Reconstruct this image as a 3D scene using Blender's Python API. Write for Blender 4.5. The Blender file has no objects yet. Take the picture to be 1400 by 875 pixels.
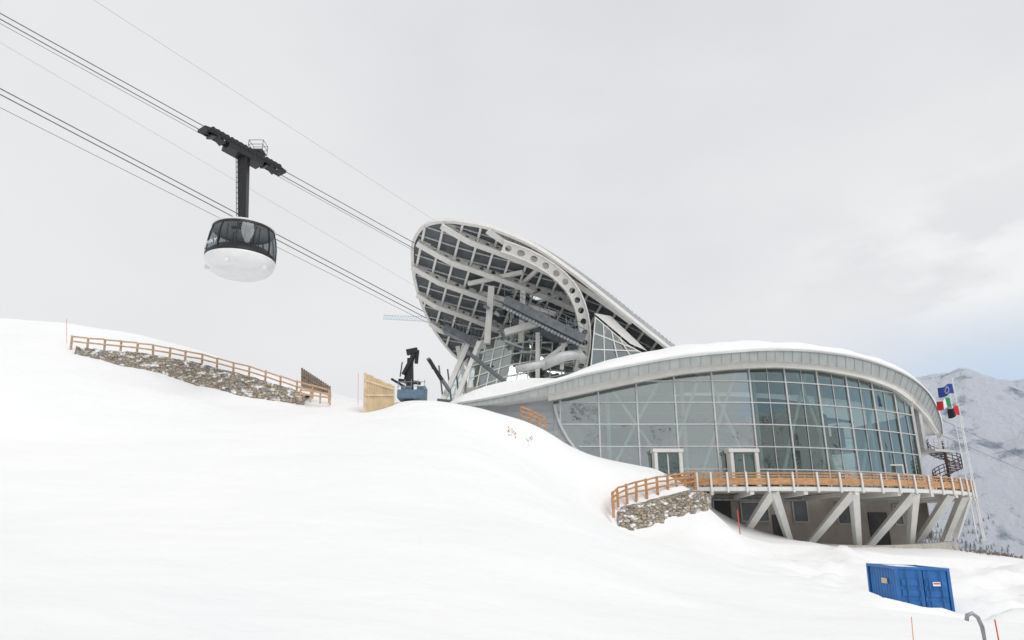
import bpy, math, random
import numpy as np
from mathutils import Vector, Matrix, noise
random.seed(7)
FPX=933.33; PITCH=math.radians(17.0); CP=math.cos(PITCH); SP=math.sin(PITCH)
def W(u,v,Y):
    """survey reading -> metric world point on the vertical plane y=Y"""
    x=(u-700)/FPX; yi=(437.5-v)/FPX
    dy=CP-yi*SP; dz=SP+yi*CP; k=Y/dy
    return Vector((x*k,Y,dz*k))
def ray(u,v):
    x=(u-700)/FPX; yi=(437.5-v)/FPX
    return Vector((x,CP-yi*SP,SP+yi*CP))
# ---------------------------------------------------------------- materials
def newmat(name):
    m=bpy.data.materials.new(name); m.use_nodes=True
    nt=m.node_tree; b=nt.nodes["Principled BSDF"]; return m,nt,b
def mat(name,col,rough=.6,metal=0.,var=.12,scale=3.,bump=0.,bscale=20.,stretch=(1,1,1)):
    m,nt,b=newmat(name); N=nt.nodes; L=nt.links
    tc=N.new("ShaderNodeTexCoord"); mp=N.new("ShaderNodeMapping"); mp.inputs["Scale"].default_value=stretch
    L.new(tc.outputs["Object"],mp.inputs[0])
    n=N.new("ShaderNodeTexNoise"); n.inputs["Scale"].default_value=scale; n.inputs["Detail"].default_value=6
    L.new(mp.outputs[0],n.inputs["Vector"])
    r=N.new("ShaderNodeValToRGB"); r.color_ramp.elements[0].position=.3; r.color_ramp.elements[1].position=.7
    r.color_ramp.elements[0].color=tuple(c*(1-var) for c in col)+(1,)
    r.color_ramp.elements[1].color=tuple(min(1,c*(1+var)) for c in col)+(1,)
    L.new(n.outputs["Fac"],r.inputs[0]); L.new(r.outputs[0],b.inputs["Base Color"])
    b.inputs["Roughness"].default_value=rough; b.inputs["Metallic"].default_value=metal
    if bump>0:
        n2=N.new("ShaderNodeTexNoise"); n2.inputs["Scale"].default_value=bscale; n2.inputs["Detail"].default_value=5
        L.new(mp.outputs[0],n2.inputs["Vector"])
        bp=N.new("ShaderNodeBump"); bp.inputs["Strength"].default_value=bump; bp.inputs["Distance"].default_value=.1
        L.new(n2.outputs["Fac"],bp.inputs["Height"]); L.new(bp.outputs[0],b.inputs["Normal"])
    return m
def glass(name,tint,refl=.35,reflcol=(.9,.95,.95),rough=.02,gain=.5):
    m=bpy.data.materials.new(name); m.use_nodes=True; nt=m.node_tree; N=nt.nodes; L=nt.links
    for n in list(N): N.remove(n)
    o=N.new("ShaderNodeOutputMaterial"); t=N.new("ShaderNodeBsdfTransparent"); t.inputs[0].default_value=tint+(1,)
    g=N.new("ShaderNodeBsdfGlossy"); g.inputs["Color"].default_value=reflcol+(1,); g.inputs["Roughness"].default_value=rough
    tc=N.new("ShaderNodeTexCoord"); nz=N.new("ShaderNodeTexNoise"); nz.inputs["Scale"].default_value=.45; nz.inputs["Detail"].default_value=3
    L.new(tc.outputs["Object"],nz.inputs["Vector"])
    bp=N.new("ShaderNodeBump"); bp.inputs["Strength"].default_value=.35; bp.inputs["Distance"].default_value=.06
    L.new(nz.outputs["Fac"],bp.inputs["Height"]); L.new(bp.outputs[0],g.inputs["Normal"])
    lw=N.new("ShaderNodeLayerWeight"); lw.inputs["Blend"].default_value=.35
    mr=N.new("ShaderNodeMapRange"); mr.inputs["To Min"].default_value=refl; mr.inputs["To Max"].default_value=min(1,refl+gain)
    L.new(lw.outputs["Facing"],mr.inputs["Value"])
    mx=N.new("ShaderNodeMixShader"); L.new(mr.outputs[0],mx.inputs[0]); L.new(t.outputs[0],mx.inputs[1]); L.new(g.outputs[0],mx.inputs[2])
    L.new(mx.outputs[0],o.inputs[0]); return m
def snowmat():
    m,nt,b=newmat("snow"); N=nt.nodes; L=nt.links
    tc=N.new("ShaderNodeTexCoord")
    n=N.new("ShaderNodeTexNoise"); n.inputs["Scale"].default_value=.12; n.inputs["Detail"].default_value=7
    L.new(tc.outputs["Object"],n.inputs["Vector"])
    r=N.new("ShaderNodeValToRGB"); r.color_ramp.elements[0].position=.3; r.color_ramp.elements[1].position=.7
    r.color_ramp.elements[0].color=(.865,.868,.868,1); r.color_ramp.elements[1].color=(.905,.905,.895,1)
    L.new(n.outputs["Fac"],r.inputs[0]); L.new(r.outputs[0],b.inputs["Base Color"])
    b.inputs["Roughness"].default_value=.75; b.inputs["Specular IOR Level"].default_value=.2
    prev=None
    for sc,st,di,strch in ((.12,.35,1.0,(1,1.4,1)),(.6,.3,.3,(1,1.4,1)),(3.5,.28,.06,(1,1.2,1)),(25.,.3,.02,(1,1,1))):
        mp=N.new("ShaderNodeMapping"); mp.inputs["Scale"].default_value=strch; mp.inputs["Rotation"].default_value=(0,0,.5); L.new(tc.outputs["Object"],mp.inputs[0])
        k=N.new("ShaderNodeTexNoise"); k.inputs["Scale"].default_value=sc; k.inputs["Detail"].default_value=4; L.new(mp.outputs[0],k.inputs["Vector"])
        bp=N.new("ShaderNodeBump"); bp.inputs["Strength"].default_value=st; bp.inputs["Distance"].default_value=di
        L.new(k.outputs["Fac"],bp.inputs["Height"])
        if prev: L.new(prev.outputs[0],bp.inputs["Normal"])
        prev=bp
    L.new(prev.outputs[0],b.inputs["Normal"]); return m
def stonemat():
    m,nt,b=newmat("rubble_stone"); N=nt.nodes; L=nt.links
    tc=N.new("ShaderNodeTexCoord"); mp=N.new("ShaderNodeMapping"); mp.inputs["Scale"].default_value=(1,1,1.7); L.new(tc.outputs["Object"],mp.inputs[0])
    v=N.new("ShaderNodeTexVoronoi"); v.inputs["Scale"].default_value=3.0; L.new(mp.outputs[0],v.inputs["Vector"])
    r=N.new("ShaderNodeValToRGB"); cr=r.color_ramp
    cr.elements[0].color=(.2,.18,.16,1); cr.elements[1].color=(.48,.45,.4,1)
    for p,c in ((.3,(.36,.30,.22,1)),(.55,(.28,.27,.25,1)),(.8,(.45,.36,.25,1))):
        e=cr.elements.new(p); e.color=c
    sp=N.new("ShaderNodeSeparateColor"); L.new(v.outputs["Color"],sp.inputs[0]); L.new(sp.outputs[0],r.inputs[0])
    v2=N.new("ShaderNodeTexVoronoi"); v2.feature='DISTANCE_TO_EDGE'; v2.inputs["Scale"].default_value=3.0; L.new(mp.outputs[0],v2.inputs["Vector"])
    r2=N.new("ShaderNodeValToRGB"); r2.color_ramp.elements[0].color=(.35,.34,.33,1); r2.color_ramp.elements[1].position=.06
    L.new(v2.outputs["Distance"],r2.inputs[0])
    mx=N.new("ShaderNodeMix"); mx.data_type='RGBA'; mx.blend_type='MULTIPLY'; mx.inputs[0].default_value=1
    L.new(r.outputs[0],mx.inputs[6]); L.new(r2.outputs[0],mx.inputs[7])
    n=N.new("ShaderNodeTexNoise"); n.inputs["Scale"].default_value=1.6; n.inputs["Detail"].default_value=8; L.new(mp.outputs[0],n.inputs["Vector"])
    r3=N.new("ShaderNodeValToRGB"); r3.color_ramp.elements[0].position=.56; r3.color_ramp.elements[1].position=.62; L.new(n.outputs["Fac"],r3.inputs[0])
    m2=N.new("ShaderNodeMix"); m2.data_type='RGBA'; L.new(r3.outputs[0],m2.inputs[0]); L.new(mx.outputs[2],m2.inputs[6]); m2.inputs[7].default_value=(.85,.85,.85,1)
    L.new(m2.outputs[2],b.inputs["Base Color"]); b.inputs["Roughness"].default_value=.9
    bp=N.new("ShaderNodeBump"); bp.inputs["Strength"].default_value=.9; bp.inputs["Distance"].default_value=.15
    L.new(r2.outputs[0],bp.inputs["Height"]); L.new(bp.outputs[0],b.inputs["Normal"]); return m
def mountmat(name,p0,p1,rock,snow,bump=.9):
    m,nt,b=newmat(name); N=nt.nodes; L=nt.links
    tc=N.new("ShaderNodeTexCoord"); 
    n=N.new("ShaderNodeTexNoise"); n.inputs["Scale"].default_value=.012; n.inputs["Detail"].default_value=10; n.inputs["Roughness"].default_value=.7
    mp=N.new("ShaderNodeMapping"); mp.inputs["Scale"].default_value=(1,1,.4); L.new(tc.outputs["Object"],mp.inputs[0]); L.new(mp.outputs[0],n.inputs["Vector"])
    r=N.new("ShaderNodeValToRGB"); e=r.color_ramp.elements; e[0].position=p0; e[0].color=rock+(1,); e[1].position=p1; e[1].color=snow+(1,)
    L.new(n.outputs["Fac"],r.inputs[0]); L.new(r.outputs[0],b.inputs["Base Color"]); b.inputs["Roughness"].default_value=.9
    bp=N.new("ShaderNodeBump"); bp.inputs["Strength"].default_value=bump; bp.inputs["Distance"].default_value=60; L.new(n.outputs["Fac"],bp.inputs["Height"]); L.new(bp.outputs[0],b.inputs["Normal"])
    return m
SNOW=snowmat(); STONE=stonemat(); MOUNT=mountmat("mountain_snow_rock_haze",.35,.46,(.28,.34,.45),(.78,.83,.92),1.); MOUNT2=mountmat("mountain_snow_whitened",.37,.43,(.26,.25,.26),(.90,.91,.93),.5)  # distance haze painted into MOUNT's blues; MOUNT2 whitened to brighten the facade reflections
WHITE=mat("white_painted_steel",(.70,.69,.66),.45,0,.06,1.5)
GREYW=mat("light_grey_steel",(.54,.55,.55),.5,.1,.1,2)
FASC=mat("zinc_fascia",(.42,.445,.435),.45,.3,.1,1.2)
CLAD=mat("zinc_cladding",(.38,.40,.41),.45,.3,.1,.8)
SEAM=mat("standing_seam_zinc",(.38,.40,.41),.5,.3,.1,.8)
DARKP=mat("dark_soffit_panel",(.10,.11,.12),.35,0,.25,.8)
DARK=mat("black_steel",(.02,.02,.022),.45,.2,.2,4)
DGREY=mat("dark_grey_machinery",(.13,.145,.16),.5,.3,.25,2)
MGREY=mat("galvanised_steel",(.30,.32,.34),.45,.6,.2,3)
WOOD=mat("larch_wood",(.50,.27,.13),.7,0,.3,2,.3,30,(1,1,4))
WOODP=mat("pale_larch_wood",(.55,.37,.23),.7,0,.25,2,.3,30,(1,1,4))
PLY=mat("pale_boards",(.66,.52,.34),.7,0,.15,1.5,.2,30)
OLDW=mat("weathered_wood",(.2,.16,.12),.8,0,.3,3)
CONC=mat("concrete",(.46,.43,.38),.85,0,.15,1.5,.2,12)
TAUPE=mat("taupe_render",(.36,.32,.28),.85,0,.12,1)
INTD=mat("interior_dark",(.07,.07,.068),.8,0,.4,.5)
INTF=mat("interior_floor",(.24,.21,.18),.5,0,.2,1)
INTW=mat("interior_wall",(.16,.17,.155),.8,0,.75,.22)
BLUE=mat("blue_container_paint",(.025,.15,.42),.45,.1,.18,1.5,.1,8)
BLUED=mat("blue_truck_paint",(.12,.18,.25),.5,0,.2,3)
ORANGE=mat("orange_marker",(.8,.25,.1),.6)
REDM=mat("red_marker",(.6,.1,.07),.6)
CABW=mat("cabin_white_paint",(.76,.765,.77),.3,0,.05,1.2)
BROWNR=mat("rusty_brown_steel",(.10,.06,.05),.6,.2,.3,3)
ROPE=mat("steel_rope",(.16,.16,.17),.5,.4,.2,4)
GL=glass("facade_glass",(.52,.62,.58),.44,(.80,.88,.86))
GL2=glass("clear_glass",(.72,.82,.79),.25,(.85,.93,.92))
GLD=glass("facade_dark_glass",(.44,.53,.49),.20,(.64,.76,.72))
GLC=glass("cabin_glass",(.46,.49,.5),.04,(.7,.75,.8),.02,.25)
FB=mat("flag_blue",(.02,.06,.3),.8); FG=mat("flag_green",(.02,.3,.1),.8); FW=mat("flag_white",(.8,.8,.8),.8); FR=mat("flag_red",(.6,.03,.04),.8); FK=mat("flag_black",(.02,.02,.03),.8); FY=mat("flag_yellow",(.8,.6,.05),.8)
LET=mat("white_lettering",(.85,.85,.85),.5)
LBLUE=mat("blue_lettering",(.15,.4,.75),.5)
# ---------------------------------------------------------------- mesh helpers
def empty(name,loc=(0,0,0)):
    e=bpy.data.objects.new(name,None); e.location=loc; bpy.context.collection.objects.link(e); return e
class M:
    def __init__(s): s.v=[]; s.f=[]
    def add(s,vs,fs):
        o=len(s.v); s.v+= [tuple(p) for p in vs]; s.f+=[tuple(i+o for i in f) for f in fs]
    def beam(s,p,q,w=.2,h=.2,up=(0,0,1),w2=None,h2=None):
        p=Vector(p);q=Vector(q); d=(q-p)
        if d.length<1e-5: return
        d.normalize(); up=Vector(up); sd=d.cross(up)
        if sd.length<1e-3: sd=d.cross(Vector((0,1,0)))
        sd.normalize(); u=sd.cross(d).normalized()
        w2=w2 or w; h2=h2 or h; vs=[]
        for c,a,b in ((p,w/2,h/2),(q,w2/2,h2/2)):
            vs+=[c-sd*a-u*b,c+sd*a-u*b,c+sd*a+u*b,c-sd*a+u*b]
        s.add(vs,[(0,3,2,1),(4,5,6,7),(0,1,5,4),(1,2,6,5),(2,3,7,6),(3,0,4,7)])
    def path(s,pts,w=.2,h=.2,up=(0,0,1)):
        for a,b in zip(pts,pts[1:]): s.beam(a,b,w,h,up)
    def tube(s,pts,r=.05,n=8):
        pts=[Vector(p) for p in pts]; rings=[]
        for i,p in enumerate(pts):
            d=(pts[min(i+1,len(pts)-1)]-pts[max(i-1,0)]).normalized()
            a=d.cross(Vector((0,0,1)))
            if a.length<1e-2: a=d.cross(Vector((0,1,0)))
            a.normalize(); b=d.cross(a); rr=r if not isinstance(r,(list,tuple)) else r[i]
            rings.append([p+(a*math.cos(2*math.pi*k/n)+b*math.sin(2*math.pi*k/n))*rr for k in range(n)])
        s.rings(rings,True); o=len(s.v)
        s.f.append(tuple(range(o-n,o))); s.f.append(tuple(range(o-n*len(pts),o-n*(len(pts)-1)))[::-1])
    def rings(s,R,closed=False):
        n=len(R[0]); vs=[p for r in R for p in r]; fs=[]
        for i in range(len(R)-1):
            for k in range(n if closed else n-1):
                a=i*n+k;b=i*n+(k+1)%n; fs.append((a,b,b+n,a+n))
        s.add(vs,fs)
    def box(s,c,sx,sy,sz,rz=0):
        c=Vector(c); R=Matrix.Rotation(rz,3,'Z')
        vs=[c+R@Vector((x*sx/2,y*sy/2,z*sz/2)) for z in(-1,1) for x,y in((-1,-1),(1,-1),(1,1),(-1,1))]
        s.add(vs,[(0,3,2,1),(4,5,6,7),(0,1,5,4),(1,2,6,5),(2,3,7,6),(3,0,4,7)])
    def revolve(s,c,prof,n=40):
        s.rings([[Vector(c)+Vector((r*math.cos(2*math.pi*k/n),r*math.sin(2*math.pi*k/n),z)) for k in range(n)] for r,z in prof],True)
    def holed(s,pts,dv,thick,hole=.33,bulge=None):
        n=16; sq=[]
        for k in range(n):
            a=2*math.pi*k/n+math.pi/4; x,y=math.cos(a),math.sin(a); m=max(abs(x),abs(y)); sq.append((.5+.5*x/m,.5+.5*y/m,.5+hole*x,.5+hole*y))
        for i in range(len(pts)-1):
            p0,p1,d0,d1=pts[i],pts[i+1],dv[i],dv[i+1]
            nm=(p1-p0).cross(d0).normalized()*thick/2
            def B(x,y): return p0.lerp(p1,x)+d0.lerp(d1,x)*y
            for sg in (1,-1):
                vs=[B(a,b)+nm*sg for a,b,_,_ in sq]+[B(a,b)+nm*sg for _,_,a,b in sq]
                s.add(vs,[(k,(k+1)%n,n+(k+1)%n,n+k)[::sg] for k in range(n)])
            vs=[B(a,b)+nm for _,_,a,b in sq]+[B(a,b)-nm for _,_,a,b in sq]
            s.add(vs,[(k,(k+1)%n,n+(k+1)%n,n+k) for k in range(n)])
            s.add([B(0,0)+nm,B(1,0)+nm,B(1,0)-nm,B(0,0)-nm,B(0,1)+nm,B(1,1)+nm,B(1,1)-nm,B(0,1)-nm],[(0,1,2,3),(7,6,5,4)])
    def make(s,name,material,parent=None,smooth=False,bevel=0):
        me=bpy.data.meshes.new(name); me.from_pydata(s.v,[],s.f); me.update()
        ob=bpy.data.objects.new(name,me); bpy.context.collection.objects.link(ob); me.materials.append(material)
        if smooth: me.polygons.foreach_set("use_smooth",[True]*len(me.polygons))
        if bevel:
            b=ob.modifiers.new("bevel",'BEVEL'); b.width=bevel; b.segments=2
        if parent: ob.parent=parent; ob.matrix_parent_inverse=Matrix.Translation(-parent.location)
        return ob
def interp(tab,x):
    return float(np.interp(x,[t[0] for t in tab],[t[1] for t in tab]))
def smooth_tab(tab,n=80):
    P=[Vector(t) for t in tab]; out=[]
    for i in range(len(P)-1):
        p0=P[max(i-1,0)];p1=P[i];p2=P[i+1];p3=P[min(i+2,len(P)-1)]
        k=max(2,n//(len(P)-1))
        for j in range(k):
            t=j/k
            out.append(.5*((2*p1)+(-p0+p2)*t+(2*p0-5*p1+4*p2-p3)*t*t+(-p0+3*p1-3*p2+p3)*t**3))
    out.append(P[-1]); return out
# ---------------------------------------------------------------- terrain
T=[(0,875,9),(350,875,11),(700,875,13),(1050,875,17),(1400,875,20),
(0,700,24),(350,700,25),(700,730,25),(900,800,26),(1100,800,32),(1400,812,42),
(0,600,38),(350,620,38),(600,620,40),(700,650,40),(800,700,42),(900,745,44),(1050,762,46),(1180,775,46),(1350,790,46),
(480,555,55),(520,562,54),(545,550,54),(600,549,53),(650,557,53),(700,571,53),(745,590,53),(790,622,53),(825,643,52.5),
(880,668,52),(930,660,53),(900,646,58),(850,722,49),(910,716,49.4),(970,708,50),(1000,725,53),(1100,742,54),(1200,748,55),(1300,753,57),(1330,758,62),(1400,768,66),
(0,458,58),(60,468,56.5),(110,489,54.8),(160,507,54.5),(250,532,54.5),(330,550,54.5),(415,557,55),
(0,500,50),(110,512,50),(250,548,50),(360,572,50),
(130,476,58.3),(200,482,58.3),(270,495,58.3),(340,513,58.3),(400,531,58.3),(450,547,58),
(0,436,70),(90,441,68),(180,456,66),(250,474,64),(290,490,62),(-150,450,66),
(500,552,62),(560,552,64),
(1190,815,36),(1230,822,33),(1300,832,33),(1300,800,40)]
C=[tuple(W(*t)) for t in T]+[(16,61,1.5),(6,65,3),(20,72,0),(32,72,-1.2),(30,62,-1.4),(24,58,-1.2),(36,62,-1.6),(0,78,9),(-8,74,9.5),(-14,85,10.5),(-5,59,9.2),
(60,80,-8),(60,105,-20),(110,110,-34),(0,115,8),(-60,115,20),(40,115,-12),(-110,60,30),(-110,15,12),(-60,0,3),(0,0,-1.75),(0,-25,-3),(60,0,-5),(110,50,-14),(-40,-25,-1),(60,-25,-6)]
C=np.array(C); 
def kern(r): return np.sqrt(r*r+1.0**2)
A=kern(np.linalg.norm(C[:,None,:2]-C[None,:,:2],axis=2)); nC=len(C)
Pm=np.c_[np.ones(nC),C[:,:2]]
wts=np.linalg.solve(np.block([[A,Pm],[Pm.T,np.zeros((3,3))]]),np.r_[C[:,2],0,0,0])
def axis(lo,hi,st,far_lo,far_hi):
    a=list(np.arange(lo,hi+.01,st)); d=st; x=hi
    while x<far_hi: d*=1.18; x+=d; a.append(x)
    d=st; x=lo
    while x>far_lo: d*=1.18; x-=d; a.insert(0,x)
    return np.array(a)
xs=axis(-62,62,.5,-3500,3500); ys=axis(2,84,.5,-3500,3500)
GX,GY=np.meshgrid(xs,ys); pts=np.c_[GX.ravel(),GY.ravel()]
Z=np.zeros(len(pts))
for i in range(0,len(pts),20000):
    q=pts[i:i+20000]; K=kern(np.linalg.norm(q[:,None]-C[None,:,:2],axis=2)); Z[i:i+20000]=K@wts[:nC]+np.c_[np.ones(len(q)),q]@wts[nC:]
R=np.hypot(pts[:,0],pts[:,1]-50)
azf=np.clip((pts[:,0]/np.maximum(R,1)+.4)/.8,0,1); far=-40-130*azf
t=np.clip((R-90)/260,0,1); t=t*t*(3-2*t); Z=np.where(R<90,Z,np.clip(Z,-80,26)*(1-t)+far*t)
for i,(x,y) in enumerate(pts):
    if R[i]<150:
        a=.12 if x<8 else .22
        Z[i]+=a*noise.noise(Vector((x*.16,y*.3,1)))+.045*noise.noise(Vector((x*.6,y*.9,4)))
        if x>10 and y>26 and y<52:
            k=min(1,(x-10)/8)*min(1,(y-26)/4)
            Z[i]+=k*(.9*noise.turbulence(Vector((x*.24,y*.34,2)),4,False)-.35)
m=M(); nx=len(xs); m.v=[(float(a),float(b),float(c)) for (a,b),c in zip(pts,Z)]
m.f=[(j*nx+i,j*nx+i+1,(j+1)*nx+i+1,(j+1)*nx+i) for j in range(len(ys)-1) for i in range(nx-1)]
m.make("snow_ground",SNOW,smooth=True)
Zg=Z.reshape(len(ys),nx)
def gz(x,y):
    i=min(max(np.searchsorted(xs,x)-1,0),nx-2); j=min(max(np.searchsorted(ys,y)-1,0),len(ys)-2)
    a=(x-xs[i])/(xs[i+1]-xs[i]); b=(y-ys[j])/(ys[j+1]-ys[j])
    return float((Zg[j,i]*(1-a)+Zg[j,i+1]*a)*(1-b)+(Zg[j+1,i]*(1-a)+Zg[j+1,i+1]*a)*b)
# ---------------------------------------------------------------- distant mountains
def mountain(name,az0,az1,top,r0=1100,r1=3600,nA=260,nR=70,seed=0,mt=None):
    m=M(); R=[]
    for j in range(nR+1):
        tt=j/nR; r=r0+(r1-r0)*tt; row=[]
        for i in range(nA+1):
            az=az0+(az1-az0)*i/nA; x=r*math.sin(az); y=r*math.cos(az)
            edge=min(1,min(i,nA-i)/(nA*.12)); edge=edge*edge*(3-2*edge)
            prof=math.sin(min(1,tt/.72)*math.pi/2)**1.25 if tt<.72 else math.cos((tt-.72)/.28*math.pi/2)
            H=interp(top,math.degrees(az))*(r0+(r1-r0)*.72)
            nn=noise.ridged_multi_fractal(Vector((x*.0016+seed,y*.0016,seed)),1.0,2.1,6,1.0,2.0)
            n2=noise.fractal(Vector((x*.006,y*.006,seed)),.8,2.1,5)
            z=-190+(H+190)*prof*edge+(nn-1.2)*95*prof*edge*(.35 if tt>.66 else 1)+n2*24
            row.append(Vector((x,y,z)))
        R.append(row)
    m.rings(R); return m.make(name,mt or MOUNT,smooth=True),R
mo,MR=mountain("snowy_mountain",math.radians(8),math.radians(78),[(8,.05),(24,.155),(32,.178),(34,.18),(36,.172),(39,.163),(50,.2),(78,.2)],seed=3.)
mountain("snowy_mountain",math.radians(100),math.radians(262),[(100,.13),(130,.16),(160,.11),(180,.165),(205,.13),(230,.18),(262,.13)],r0=700,r1=3000,seed=9.,mt=MOUNT2)  # unseen range behind the camera, added to be mirrored in the facade glass
fm=M()
for k in range(3200):
    i=random.randint(80,200); j=random.randint(0,11); f=random.random()
    a=MR[j][i].lerp(MR[j+1][i+1],f)
    if noise.noise(a*.006)+.25*random.random()<.02: continue
    h=random.uniform(5,11); r=h*.2; nseg=5; ph=random.random()*6
    fm.tube([a,a+Vector((0,0,h*.25))],h*.03,4)
    for lv in range(3):
        zb=h*(.15+.25*lv); zt=zb+h*.4; rr=r*(1-.27*lv)
        fm.add([a+Vector((rr*random.uniform(.7,1.2)*math.cos(ph+6.283*q/nseg),rr*random.uniform(.7,1.2)*math.sin(ph+6.283*q/nseg),zb)) for q in range(nseg)]+[a+Vector((0,0,zt))],[(q,(q+1)%nseg,nseg) for q in range(nseg)])
fm.make("distant_conifer_forest",mat("conifer_hazy",(.16,.18,.2),.9,0,.35,.05))
# ---------------------------------------------------------------- lower station building
B=empty("glass_fronted_cable_car_station",(20,62,0))
plan=[(3.66,60.0)]
for k in range(5): plan.append((plan[-1][0]+3.4,60.0))
for hd in (7,14,19,24,29,33): 
    x,y=plan[-1]; plan.append((x+3.4*math.cos(math.radians(hd)),y+3.4*math.sin(math.radians(hd))))
cplan=smooth_tab(plan,110); clen=[0]
for a,b in zip(cplan,cplan[1:]): clen.append(clen[-1]+(b-a).length)
def pl(s):
    return Vector((float(np.interp(s,clen,[p[0] for p in cplan])),float(np.interp(s,clen,[p[1] for p in cplan]))))
SL=clen[-1]
GT=[(628,556),(690,556),(758,546),(800,537),(860,524),(930,511),(1000,504),(1060,502),(1120,506),(1180,518),(1220,534),(1249,560),(1275,592)]
GB=[(756,548),(760,565),(766,582),(776,600),(790,618),(804,632),(820,645),(850,660)]
def uu(x,y,z=8): return 700+FPX*x/(y*CP+z*SP)
def ztop(s):
    p=pl(s); z=10
    for _ in range(4):
        u=uu(p[0],p[1],z); z=W(u,interp(GT,u),p[1])[2]
    return z
def zbot(s):
    p=pl(s); z=7
    for _ in range(6):
        u=uu(p[0],p[1],z)
        if u>840: return 3.05
        z=W(u,interp(GB,u),p[1])[2]
    return max(3.05,z)
def P3(s,z,off=0):
    p=pl(s); q=pl(min(s+.05,SL)); r=pl(max(s-.05,0)); d=(q-r).normalized(); n=Vector((d[1],-d[0]))
    return Vector((p[0]+n[0]*off,p[1]+n[1]*off,z))
ss=list(np.linspace(0,SL,140))
gl=M(); gd=M()
# every pane is its own slightly tilted sheet, so reflections break from pane to pane
xb=[0.]+[.6+3.4*k for k in range(0,14) if .6+3.4*k<SL]+[SL]
zb_=[3.0]+list(np.arange(4.9,15,1.93))+[17]
random.seed(21)
for a0,a1 in zip(xb,xb[1:]):
    for z0,z1 in zip(zb_,zb_[1:]):
        tx=random.uniform(-.014,.014); tz=random.uniform(-.012,.012); n=5
        tgt=gd if a0>17 else gl
        lo=[];hi=[]
        for k in range(n+1):
            s=a0+(a1-a0)*k/n; zl=max(z0,zbot(s)); zh=min(z1,ztop(s))
            if zh<zl: zh=zl=min(max(zl,z0),z1)
            lo.append(P3(s,zl,tx*(k/n-.5)*3+tz*(zl-z0-1))); hi.append(P3(s,zh,tx*(k/n-.5)*3+tz*(zh-z0-1)))
        if max((h-l).length for h,l in zip(hi,lo))>.05: tgt.rings([lo,hi])
gl.make("glass_left_bays",GL,B); gd.make("glass_right_bays",GLD,B)
mu=M(); sp=3.4; s=0.6
while s<SL:
    if zbot(s)<ztop(s)-.3: mu.beam(P3(s,zbot(s),.06),P3(s,ztop(s),.06),.13,.2,up=(0,1,0))
    s+=sp
mu.beam(P3(SL,3,.06),P3(SL,ztop(SL),.06),.25,.3,up=(0,1,0))
for z in np.arange(4.9,15,1.93):
    for a,b in zip(ss[::2],ss[2::2]):
        if zbot(a)<z<ztop(a) and zbot(b)<z<ztop(b): mu.beam(P3(a,z,.07),P3(b,z,.07),.16,.1)
s=17.6+1.7
while s<SL:
    mu.beam(P3(s,3.05,.05),P3(s,ztop(s),.05),.05,.08,up=(0,1,0)); s+=3.4
edge=[P3(a,zbot(a),.1) for a in np.linspace(0.05,9,40)]
mu.path(edge,.3,.22); mu.path([P3(a,ztop(a),.1) for a in ss[::3]],.3,.25)
mu.make("mullions",GREYW,B)
br=M()
for a,b in ((4.0,9.5),(10.8,5.4),(12.2,16.5),(17.5,14),(9.2,13.2),(19.5,23.5),(26,22.5),(28,32)):
    br.tube([P3(a,3.2,-.3),P3(b,ztop(b)-.3,-.3)],.15,8)
for s in np.arange(5,SL,6.8): br.tube([P3(s,3,-1.4),P3(s,ztop(s)-.2,-1.4)],.2,10)
br.make("inner_braces",CABW,B)
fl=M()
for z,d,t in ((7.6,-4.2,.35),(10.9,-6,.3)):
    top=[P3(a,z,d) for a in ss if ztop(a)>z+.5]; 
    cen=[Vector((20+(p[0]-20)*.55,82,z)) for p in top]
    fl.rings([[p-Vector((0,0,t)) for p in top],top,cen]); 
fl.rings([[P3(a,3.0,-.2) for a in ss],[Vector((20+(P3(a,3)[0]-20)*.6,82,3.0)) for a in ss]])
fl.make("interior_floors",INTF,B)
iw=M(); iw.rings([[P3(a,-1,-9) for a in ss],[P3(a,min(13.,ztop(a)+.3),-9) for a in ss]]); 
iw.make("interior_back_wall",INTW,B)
it=M()
for k in range(26):
    s=random.uniform(7,SL-2); d=random.uniform(-7,-2.5); z=3 if random.random()<.6 else 7.8
    p=P3(s,z,d if z==3 else min(d,-5)); h=random.uniform(.9,2.4); it.box(p+Vector((0,0,h/2)),random.uniform(.6,2.4),.7,h,random.random())
it.make("interior_furniture",OLDW,B)
EU=[(628,551,58),(660,546,57.8),(700,538,57.6),(760,523,57.6),(800,512,57.7),(860,500,57.8),(930,488,57.9),(1000,481,58),(1060,478,58.6),(1120,481,59.8),(1180,491,61.8),(1235,511,64.8),(1268,536,67.8),(1284,566,70.8),(1289,594,73.5)]
EL=[(629,556,58),(660,554,57.8),(700,548,57.7),(760,537,57.8),(800,528,57.9),(860,516,58),(930,503,58.1),(1000,496,58.2),(1060,494,58.8),(1120,498,60.),(1180,509,62),(1230,528,65),(1261,553,68),(1278,580,71),(1284,602,73.7)]
eu=[W(*t) for t in smooth_tab(EU,140)]; el=[W(*t) for t in smooth_tab(EL,140)]
fa=M(); fa.rings([eu,el]); 
fa.rings([[p+Vector((0,-.06,.06)) for p in eu],[p+Vector((0,-.1,-.12)) for p in eu]])
fa.make("roof_fascia",FASC,B,smooth=True)
rb=M()
for i in range(2,len(eu)-1,2):
    rb.beam(eu[i]+Vector((0,-.02,0)),el[i]+Vector((0,-.02,0)),.05,.05,up=(0,1,0))
rb.make("fascia_seams",CLAD,B)
gt3=[]
for p in el:
    u=uu(p[0],p[1],p[2]); y=p[1]+1.9
    best=min(cplan,key=lambda c:abs(uu(c[0],c[1],12)-u)); y=best[1] if u>756 else 60
    if u>1249: y=p[1]+2.2
    gt3.append(W(u,interp(GT,u)-1,y))
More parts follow.
